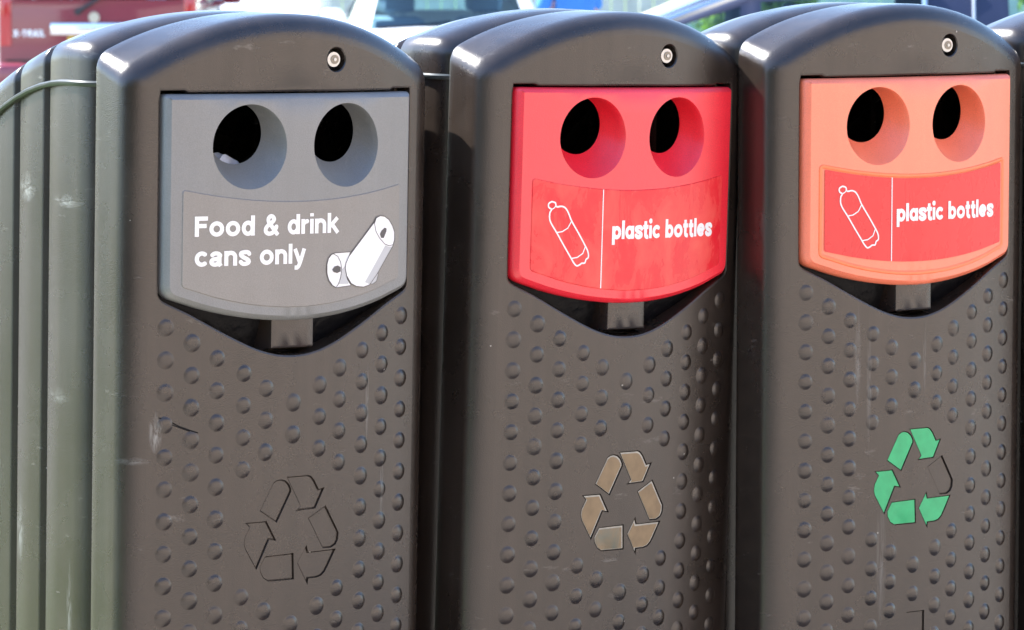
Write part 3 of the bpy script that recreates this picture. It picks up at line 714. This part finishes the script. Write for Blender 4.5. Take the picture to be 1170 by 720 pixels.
# ------------------------------------------------------------------ cars
def make_car(name, label, mat, loc, rz, st, win_top=None, roof_cap=True, group='cars in the car park', glass='glass', rim=.33, wheels=(.75, 3.35), tail=None):
    """st: stations (x, half width, z sill, z belt, half roof width, z roof, window flags) from nose to tail; x runs backwards"""
    root = thing(name, label, 'car', loc, rz, group)
    body = bmesh.new(); gls = {}
    def sec(s):
        x, hw, zs, zb, rw, zr = s[:6]
        g = zr - zb
        L = [(hw * .90, zs), (hw, zs + .16), (hw * 1.0, zs + (zb - zs) * .62), (hw * .965, zb)]
        L += [(rw + (hw * .965 - rw) * .12, zb + g * .86), (rw * .86, zr), (rw * .35, zr + .022)]
        full = [(-y, z) for y, z in L] + [(y, z) for y, z in L[::-1]]
        return [Vector((y, x, z)) for y, z in full]
    S = [sec(s) for s in st]; n = 14
    def quad(bmx, q): bmx.faces.new([bmx.verts.new(v) for v in q])
    def pane(key, q): quad(gls.setdefault(key, bmesh.new()), q)
    def windowed(q, m, key):
        c = sum(q, Vector()) / 4; inn = []
        for k in range(4):
            p = q[k]; a = (q[(k + 1) % 4] - p); b = (q[k - 1] - p)
            la = max(a.length, .01); lb = max(b.length, .01)
            ma = min(m, la * .35); mb = min(m, lb * .35)
            inn.append(p + a / la * ma + b / lb * mb)
        for k in range(4): quad(body, [q[k], q[(k + 1) % 4], inn[(k + 1) % 4], inn[k]])
        nrm = (inn[1] - inn[0]).cross(inn[3] - inn[0])
        if nrm.length > 1e-7: nrm.normalize()
        pane(key, [p - nrm * .004 for p in inn])
    for i in range(len(S) - 1):
        flag = st[i][6] if len(st[i]) > 6 else ''
        for k in range(n - 1):
            q = [S[i][k], S[i][k + 1], S[i + 1][k + 1], S[i + 1][k]]
            if k in (3, 9) and 's' in flag: windowed(q, .05, ('window', i, k))
            elif 5 <= k <= 7 and 'w' in flag: pane(('windscreen' if i < 5 else 'rear_window', 0 if i < 5 else 1, 0), q)
            else: quad(body, q)
        quad(body, [S[i][13], S[i][0], S[i + 1][0], S[i + 1][13]])
    for e, s_, fl in ((0, S[0], False), (-1, S[-1], True)):
        for k in range(6):
            q = [s_[k], s_[k + 1], s_[12 - k], s_[13 - k]]
            if fl and k == 3 and tail != 'van': windowed(q, .09, ('rear_window', 1, 0))
            else: quad(body, q)
    for b in [body] + list(gls.values()):
        bmesh.ops.remove_doubles(b, verts=b.verts, dist=1e-4)
        bmesh.ops.recalc_face_normals(b, faces=b.faces)
    bmesh.ops.bevel(body, geom=[e for e in body.edges if len(e.link_faces) == 2 and e.calc_face_angle(0) > .5], offset=.025, segments=2, affect='EDGES', profile=.5)
    obj('body', body, mat, root, ang=40); [obj(key[0], g_, M[glass], root, ang=25) for key, g_ in gls.items()]
    hw = max(s[1] for s in st)
    for wx in wheels:
        for s in (-1, 1):
            bm = bmesh.new(); cyl(bm, (s * (hw - .22), wx, rim), (s, 0, 0), rim, rim, .235, 32)
            bmesh.ops.bevel(bm, geom=[e for e in bm.edges if e.calc_face_angle(0) > 1], offset=.03, segments=3, affect='EDGES')
            wh = obj('wheel', bm, M['rubber'], root)
            bm = bmesh.new(); cyl(bm, (s * (hw + .012), wx, rim), (s, 0, 0), rim * .66, rim * .6, .012, 24)
            for k in range(5):
                a = k * 2 * math.pi / 5
                tube(bm, [(s * (hw + .02), wx, rim), (s * (hw + .028), wx + rim * .6 * math.cos(a), rim + rim * .6 * math.sin(a))], .03, 6)
            obj('rim', bm, M['alloy'], wh)
    # seats, dashboard and floor
    cow = [s for s in st if 'w' in (s[6] if len(s) > 6 else '')]
    x0 = cow[0][0] if cow else 1.0; zb = st[len(st) // 2][3]
    for (dx, nm) in ((1.25, 2), (2.15, 2)):
        for s in (-1, 1):
            bm = bmesh.new(); y = x0 + dx; cx = s * .38
            box(bm, cx - .24, cx + .24, y - .45, y, zb - .62, zb - .45, .05)
            box(bm, cx - .23, cx + .23, y - .02, y + .10, zb - .5, zb + .06, .05)
            se = obj('seat', bm, M['cloth'], root)
            bm = bmesh.new(); box(bm, cx - .14, cx + .14, y + .02, y + .11, zb + .11, zb + .30, .045, 3); tube(bm, [(cx - .05, y + .06, zb), (cx - .05, y + .06, zb + .15)], .007); tube(bm, [(cx + .05, y + .06, zb), (cx + .05, y + .06, zb + .15)], .007)
            obj('headrest', bm, M['cloth'], se)
    bm = bmesh.new(); box(bm, -hw * .85, hw * .85, x0 + .12, x0 + .5, zb - .25, zb - .03, .05); box(bm, -hw * .85, hw * .85, x0, x0 + 2.6, st[0][2] + .06, st[0][2] + .12)
    obj('dashboard', bm, M['carplastic'], root)
    for s in (-1, 1):
        bm = bmesh.new(); box(bm, s * (hw + .1) - .09, s * (hw + .1) + .09, x0 + .42, x0 + .52, zb + .02, zb + .16, .04, 3)
        box(bm, s * (hw - .02) - .05, s * (hw - .02) + .05, x0 + .45, x0 + .50, zb + .0, zb + .06, .015)
        obj('door_mirror', bm, mat, root)
    return root
HATCH = [(0, .70, .22, .62, .66, .66), (.12, .80, .20, .70, .72, .74), (.55, .86, .18, .84, .74, .88), (.98, .88, .18, .94, .78, .97, 'w'),
         (1.70, .88, .18, .97, .62, 1.44, 's'), (2.05, .88, .18, .98, .63, 1.485, 's'), (2.85, .88, .18, 1.00, .63, 1.48, 's'), (3.55, .87, .20, 1.03, .60, 1.42, 'w'), (3.85, .84, .24, 1.02, .58, 1.30, 'w'), (3.98, .78, .30, .98, .62, 1.06)]
SUV = [(0, .74, .34, .80, .68, .84), (.14, .84, .30, .92, .74, .97), (.70, .885, .28, 1.02, .76, 1.06), (1.12, .885, .28, 1.06, .78, 1.10, 'w'),
       (1.72, .885, .28, 1.09, .66, 1.62, 's'), (2.05, .885, .28, 1.10, .67, 1.665, 's'), (2.95, .885, .28, 1.11, .67, 1.67, 's'), (3.75, .88, .28, 1.12, .66, 1.65, 's'), (4.22, .87, .30, 1.12, .65, 1.60), (4.42, .86, .34, 1.12, .70, 1.52)]

# maroon SUV, tail towards the bins
cx = -3.59; cyy = 38.0
def at_tail(root, L): return L
sv = make_car('parked_suv', 'maroon estate car seen from behind at the left, spare badge and chrome bar', M['carmaroon'], (cx, cyy + 4.42, ZP), math.pi, SUV, wheels=(.9, 3.55), rim=.36, group=None)
sv['label'] = 'maroon off-road car with its tailgate and chrome bar facing the bins'
T = 4.42
def on_tail(name, bm, mat, ang=35): return obj(name, bm, mat, sv, ang=ang)
bm = bmesh.new(); box(bm, -.46, .41, T, T + .03, .90, 1.005, .012); on_tail('chrome_bar', bm, M['chrome'])
bm = bmesh.new(); box(bm, -.26, .26, T - .002, T + .012, .775, .885, .004); on_tail('number_plate', bm, M['plate'])
bm = bmesh.new(); cyl(bm, (0.03, T - .002, 1.052), (0, 1, 0), .052, .047, .022, 24); on_tail('round_badge', bm, M['chrome'])
for s in (-1, 1):
    bm = bmesh.new(); box(bm, s * .80 - .055, s * .80 + .055, T - .10, T + .012, .80, 1.36, .02); on_tail('tail_lamp', bm, M['lamp'])
bm = bmesh.new(); box(bm, -.88, .88, T - .06, T + .13, .38, .66, .05, 3); on_tail('rear_bumper', bm, M['carmaroon'])
bm = bmesh.new(); tube(bm, [(.17, T + .02, 1.10), (-.02, T + .03, 1.22), (-.22, T - .02, 1.33)], [.022, .014, .008], 6); cyl(bm, (.17, T - .01, 1.10), (0, 1, 0), .03, .03, .035); on_tail('rear_wiper', bm, M['carplastic'])
bm = bmesh.new(); box(bm, -.80, .80, T - .004, T + .006, .672, .684); on_tail('tailgate_seam', bm, M['rubber'])
# (letters read from behind the car: x runs to the left there)
lettering('lettering', [('X-TRVIL', -.73, -.46, .885, .058, .16, .22, .74)], 0, M['white'], sv, f3=lambda u, z, d: Vector((-u, T + .006, z)))
bm = bmesh.new(); cyl(bm, (-.50, T - .18, 1.22), (0, 1, 0), .075, .075, .01); on_tail('window_sticker', bm, simple('blue_sticker', (.2, .5, .7), .5))

# white hatchback facing the bins
wc = make_car('parked_hatchback', 'white hatchback facing the bins, seats showing through its windscreen', M['carwhite'], (-.47, 36.0, ZP), 0.06, HATCH, wheels=(.72, 3.25), rim=.3, group=None, tail='van')
for s in (-1, 1):
    bm = bmesh.new(); box(bm, s * .62 - .15, s * .62 + .15, .02, .25, .58, .73, .04, 3); obj('headlight', bm, M['headlamp'], wc)
    bm = bmesh.new(); a = s * .35 - .25
    tube(bm, [(a, .99, .985), (a + .28, 1.03, 1.00), (a + .62, 1.10, 1.035)], .014, 6); obj('wiper', bm, M['carplastic'], wc)
bm = bmesh.new(); box(bm, -.45, .45, -.02, .06, .36, .56, .02); obj('grille', bm, M['carplastic'], wc)
bm = bmesh.new(); box(bm, -.26, .26, -.035, -.02, .40, .51, .004); obj('number_plate', bm, M['platewhite'], wc)
bm = bmesh.new(); box(bm, -.12, .12, 1.55, 1.58, 1.27, 1.34, .012); obj('rear_view_mirror', bm, M['carplastic'], wc)

# navy car, side on, close behind the right bins
NV = [(-.38, .72, .24, .68, .66, .72), (-.26, .82, .22, .78, .74, .84), (.20, .90, .20, .93, .76, .96), (.66, .91, .20, 1.00, .80, 1.03, 'ws'),
      (1.72, .91, .20, 1.03, .66, 1.47, 's'), (2.56, .91, .20, 1.05, .66, 1.52), (2.86, .91, .20, 1.06, .66, 1.52, 's'), (3.72, .90, .20, 1.09, .64, 1.48, 's'), (4.12, .88, .24, 1.09, .60, 1.40, 'w'), (4.30, .80, .30, 1.05, .62, 1.12)]
nz0 = groundz(20)
nc = make_car('parked_car', 'navy blue car parked side-on behind the right hand bins', M['carnavy'], (2.10 - 2.74, 20.9, nz0), -math.pi / 2, NV, wheels=(.42, 3.42), rim=.32, group=None, tail='van')
nc.location = (2.12 - 2.74, 20.95, nz0); nc.rotation_euler = (0, 0, -math.pi / 2)
# (rotated -90 deg: the car's backward axis runs along +x, its right hand flank faces the bins)
for s in (-1, 1):
    bm = bmesh.new()
    tube(bm, [(s * .89, .70, 1.045), (s * .80, 1.20, 1.235), (s * .715, 1.72, 1.425), (s * .70, 2.15, 1.45), (s * .70, 2.52, 1.465)], .020, 6)
    tube(bm, [(s * .70, 2.52, 1.465), (s * .89, 2.52, 1.065)], .012, 6)
    obj('window_trim', bm, M['chrome'], nc)
    bm = bmesh.new(); tube(bm, [(s * .905, 2.74, .45), (s * .885, 2.74, 1.055), (s * .70, 2.75, 1.44)], .008, 6); obj('door_gap', bm, M['alloy'], nc)
for s in (-1, 1):
    bm = bmesh.new(); box(bm, s * .64 - .15, s * .64 + .15, -.33, -.07, .62, .78, .04, 3); obj('headlight', bm, M['headlamp'], nc)
    bm = bmesh.new(); box(bm, s * .74 - .10, s * .74 + .10, 4.14, 4.28, .78, 1.02, .03); obj('tail_lamp', bm, M['lamp'], nc)

# distant white car
dc = make_car('distant_hatchback', 'small distant white car between the maroon and the white car', M['carwhite'], (-3.05, 50, ZP), 0, HATCH, wheels=(.72, 3.25), rim=.3, group=None, tail='van')
for s in (-1, 1):
    bm = bmesh.new(); box(bm, s * .62 - .15, s * .62 + .15, .02, .25, .58, .73, .04, 3); obj('headlight', bm, M['headlamp'], dc)
bm = bmesh.new(); box(bm, -.45, .45, -.02, .06, .36, .56, .02); obj('grille', bm, M['carplastic'], dc)

# ------------------------------------------------------------------ person in blue
def skin_mesh(name, nodes, edges, mat, parent, sub=2):
    me = bpy.data.meshes.new(name); me.from_pydata([n[0] for n in nodes], edges, []); me.materials.append(mat)
    o = bpy.data.objects.new(name, me); C.objects.link(o)
    md = o.modifiers.new('s', 'SKIN'); md.use_smooth_shade = True
    for i, nn in enumerate(nodes):
        r = nn[1]; me.skin_vertices[0].data[i].radius = r if isinstance(r, tuple) else (r, r)
    me.skin_vertices[0].data[0].use_root = True
    ss = o.modifiers.new('ss', 'SUBSURF'); ss.levels = sub; ss.render_levels = sub
    dg = bpy.context.evaluated_depsgraph_get(); m2 = bpy.data.meshes.new_from_object(o.evaluated_get(dg)); m2.name = name
    bpy.data.objects.remove(o); o = bpy.data.objects.new(name, m2); C.objects.link(o); o.parent = parent
    return o
pr = thing('person', 'person in a blue short-sleeved top standing between the white car and the navy car', 'person', (.42, 31.8, ZP), R_(35))
h = 1.0
nodes = [((0, 0, .95), (.15, .11)), ((0, 0, 1.15), (.14, .10)), ((0, 0, 1.35), (.17, .11)), ((0, 0, 1.46), (.10, .08)), ((0, 0, 1.54), (.055, .055)),
         ((0, -.01, 1.62), (.07, .085)), ((0, 0, 1.72), (.075, .09)),
         ((.17, 0, 1.41), .055), ((.23, .01, 1.14), .042), ((.22, -.08, .92), .033), ((.22, -.10, .84), (.02, .035)),
         ((-.17, 0, 1.41), .055), ((-.23, .01, 1.14), .042), ((-.22, -.06, .90), .033), ((-.22, -.08, .82), (.02, .035)),
         ((.09, 0, .88), .095), ((.10, -.01, .50), .062), ((.11, .02, .09), .042), ((.11, -.13, .04), (.04, .03)),
         ((-.09, 0, .88), .095), ((-.10, -.01, .50), .062), ((-.11, .02, .09), .042), ((-.11, -.13, .04), (.04, .03))]
edges = [(0, 1), (1, 2), (2, 3), (3, 4), (4, 5), (5, 6), (2, 7), (7, 8), (8, 9), (9, 10), (2, 11), (11, 12), (12, 13), (13, 14), (0, 15), (15, 16), (16, 17), (17, 18), (0, 19), (19, 20), (20, 21), (21, 22)]
skin_mesh('figure', nodes, edges, M['skin'], pr)
shirt = [((0, 0, .90), (.175, .13)), ((0, 0, 1.15), (.165, .12)), ((0, 0, 1.36), (.195, .13)), ((0, 0, 1.45), (.11, .09)), ((.19, 0, 1.41), .072), ((.24, .01, 1.22), .062), ((-.19, 0, 1.41), .072), ((-.24, .01, 1.22), .062)]
skin_mesh('top', shirt, [(0, 1), (1, 2), (2, 3), (2, 4), (4, 5), (2, 6), (6, 7)], M['blue'], pr)
tr = [((0, 0, .93), (.165, .125)), ((.095, 0, .84), .108), ((.10, -.01, .50), .078), ((.11, .02, .10), .062), ((-.095, 0, .84), .108), ((-.10, -.01, .50), .078), ((-.11, .02, .10), .062)]
skin_mesh('trousers', tr, [(0, 1), (1, 2), (2, 3), (0, 4), (4, 5), (5, 6)], M['jeans'], pr)
for s in (-1, 1):
    skin_mesh('shoe', [((s * .11, .06, .05), (.05, .05)), ((s * .11, -.04, .045), (.052, .045)), ((s * .11, -.17, .03), (.042, .03))], [(0, 1), (1, 2)], M['shoe'], pr)
bm = bmesh.new(); bmesh.ops.create_uvsphere(bm, u_segments=20, v_segments=12, radius=1)
for v in bm.verts: v.co = Vector((v.co.x * .088, v.co.y * .105 + .02, v.co.z * .10 + 1.735 + max(0, v.co.y) * -.03))
obj('hair', bm, M['hair'], pr)
for s in (-1, 1):
    bm = bmesh.new()
    for f in range(4):
        fx = -.024 + f * .016; L_ = (.062, .072, .068, .055)[f]
        tube(bm, [(s * .22, -.09 + fx, .82), (s * .22, -.095 + fx, .79), (s * .212, -.10 + fx, .79 - L_ * .6), (s * .20, -.10 + fx, .79 - L_)], [.009, .009, .008, .006], 6)
    tube(bm, [(s * .215, -.12, .85), (s * .205, -.145, .82), (s * .20, -.15, .79)], [.010, .009, .007], 6)
    obj('fingers', bm, M['skin'], pr)

# ------------------------------------------------------------------ far fence, bushes, trees
fr = thing('board_fence', 'pale upright board fence along the far side of the car park', 'fence', (-15, 62, ZP))
bm = bmesh.new(); rs = random.Random(5)
for k in range(190):
    x = k * .2; hh = 1.8 + rs.uniform(-.015, .015)
    box(bm, x + .008, x + .192, -.012 + rs.uniform(-.01, .01), .012, 0.04, hh)
obj('boards', bm, M['fence'], fr, smooth=False)
for k in range(0, 16):
    bm = bmesh.new(); box(bm, k * 2.4, k * 2.4 + .1, .02, .12, 0, 1.85, .01); obj('fence_post', bm, M['fence'], fr)
bm = bmesh.new(); box(bm, 0, 38, .02, .06, .45, .55); box(bm, 0, 38, .02, .06, 1.35, 1.45); obj('rails', bm, M['fence'], fr)

bd = thing('warm_fill_building', 'unseen long low buff brick building added to throw warm light on the bins', 'building', (9.5, -3.5, 0), R_(-128))  # out of view, added so its sunlit wall warms and brightens the bin fronts
bm = bmesh.new(); box(bm, -12, 24, -4, 0, 0, 5.6); obj('wall', bm, M['brick'], bd, smooth=False)
bm = bmesh.new(); box(bm, -12.3, 24.3, -4.3, .35, 5.6, 5.85, .03); obj('roof', bm, M['carplastic'], bd)
for k in range(8):
    for zz in (1.0, 3.5):
        bm = bmesh.new(); x = -10 + k * 4.6; box(bm, x, x + 1.4, -.02, .05, zz, zz + 1.3, .01); wf = obj('window', bm, M['white'], bd)
        bm = bmesh.new(); box(bm, x + .07, x + 1.33, .04, .06, zz + .07, zz + 1.23); obj('pane', bm, M['headlamp'], wf)

def leaves(bm, c, r, n, size, rs, squash=1.0):
    for _ in range(n):
        while True:
            p = Vector((rs.uniform(-1, 1), rs.uniform(-1, 1), rs.uniform(-1, 1)))
            if .25 < p.length < 1: break
        p = Vector(c) + Vector((p.x * r, p.y * r, p.z * r * squash))
        q = Euler((rs.uniform(0, 6.3), rs.uniform(0, 6.3), rs.uniform(0, 6.3))).to_matrix(); s = size * rs.uniform(.6, 1.4)
        vs = [bm.verts.new(p + q @ Vector(v)) for v in ((-s, 0, 0), (0, -s * .5, s * .1), (s, 0, 0), (0, s * .5, s * .1))]
        bm.faces.new(vs)
def bush(x, y, zg, wd, ht, seed, label, mat, name='bush'):
    rs = random.Random(seed)
    root = thing(name, label, 'bush', (x, y, zg), group='bushes beyond the car park')
    bm = bmesh.new()
    for k in range(14):
        a = rs.uniform(0, 6.28); rr = rs.uniform(0, wd * .6)
        leaves(bm, (rr * math.cos(a), rr * math.sin(a) * .6, rs.uniform(.3, .78) * ht), rs.uniform(.25, .4) * ht, 230, .085, rs)
    obj('foliage', bm, mat, root, smooth=False)
    bm = bmesh.new()
    for k in range(6):
        a = rs.uniform(0, 6.28); tube(bm, [(0.05 * math.cos(a), .05 * math.sin(a), 0), (.3 * math.cos(a), .3 * math.sin(a), ht * .4), (.6 * math.cos(a), .5 * math.sin(a), ht * .75)], [.03, .02, .01], 6)
    obj('stems', bm, M['bark'], root)
bl = ['bright green bush seen through the navy front window',
      'leafy bush seen through the navy rear window', 'rounded bush at the far right beyond the navy car']
for k, (x, y, wd, ht) in enumerate(((2.95, 55, .7, 1.7), (7.0, 49, 1.7, 2.3), (9.6, 48, 1.4, 2.2))):
    bush(x, y, ZP, wd, ht, 20 + k, bl[k], M['leafb'])
def tree(x, y, zg, ht, seed, label):
    rs = random.Random(seed); root = thing('broadleaf_tree', label, 'tree', (x, y, zg), group='trees around the car park')
    bm = bmesh.new(); tube(bm, [(0, 0, 0), (.05, 0, ht * .25), (-.05, .05, ht * .5), (0, 0, ht * .8)], [.22, .17, .12, .04], 10)
    tips = []
    for k in range(9):
        a = rs.uniform(0, 6.28); z0 = rs.uniform(.28, .6) * ht; r = ht * rs.uniform(.18, .3)
        tip = (r * math.cos(a), r * math.sin(a), z0 + ht * rs.uniform(.12, .3)); tips.append(tip)
        tube(bm, [(0, 0, z0), (tip[0] * .5, tip[1] * .5, z0 + (tip[2] - z0) * .6), tip], [.08, .05, .02], 6)
    obj('trunk', bm, M['bark'], root)
    bm = bmesh.new()
    for t in tips + [(0, 0, ht * .85), (0, 0, ht * .65)]: leaves(bm, t, ht * rs.uniform(.13, .2), 420, .12, rs)
    obj('crown', bm, M['leaf'], root, smooth=False)
tree(-13, 70, ZP, 9, 31, 'tree behind the far left stretch of the board fence')
tree(14, 66, ZP, 10, 33, 'tree right of the bushes beyond the navy car')
th = thing('light_blocking_hedge', 'tall dark evergreen hedge behind the camera, across the grass from the bins', 'hedge', (-8.5, -6.5, 0), R_(20))  # out of view, added to cut fill and darken the rounded bin corners
bm = bmesh.new(); rs = random.Random(14)
for k in range(70): leaves(bm, (rs.uniform(-9, 9), rs.uniform(-.5, .5), rs.uniform(.5, 5.6)), 1.0, 90, .10, rs)
obj('foliage', bm, M['leafdark'], th, smooth=False)
bm = bmesh.new(); box(bm, -9.3, 9.3, -.45, .45, 0, 5.6, .3); obj('blocking_slab', bm, M['leafdark'], th)  # solid core that blocks light through the added hedge
hg = thing('garden_hedge', 'clipped green hedge along the grass left of the bins', 'hedge', (-9, 9, 0))
bm = bmesh.new(); rs = random.Random(9)
for k in range(60): leaves(bm, (rs.uniform(-.3, .3), -11 + k * .38, rs.uniform(.4, 1.4)), .6, 130, .07, rs)
obj('foliage', bm, M['leaf'], hg, smooth=False)
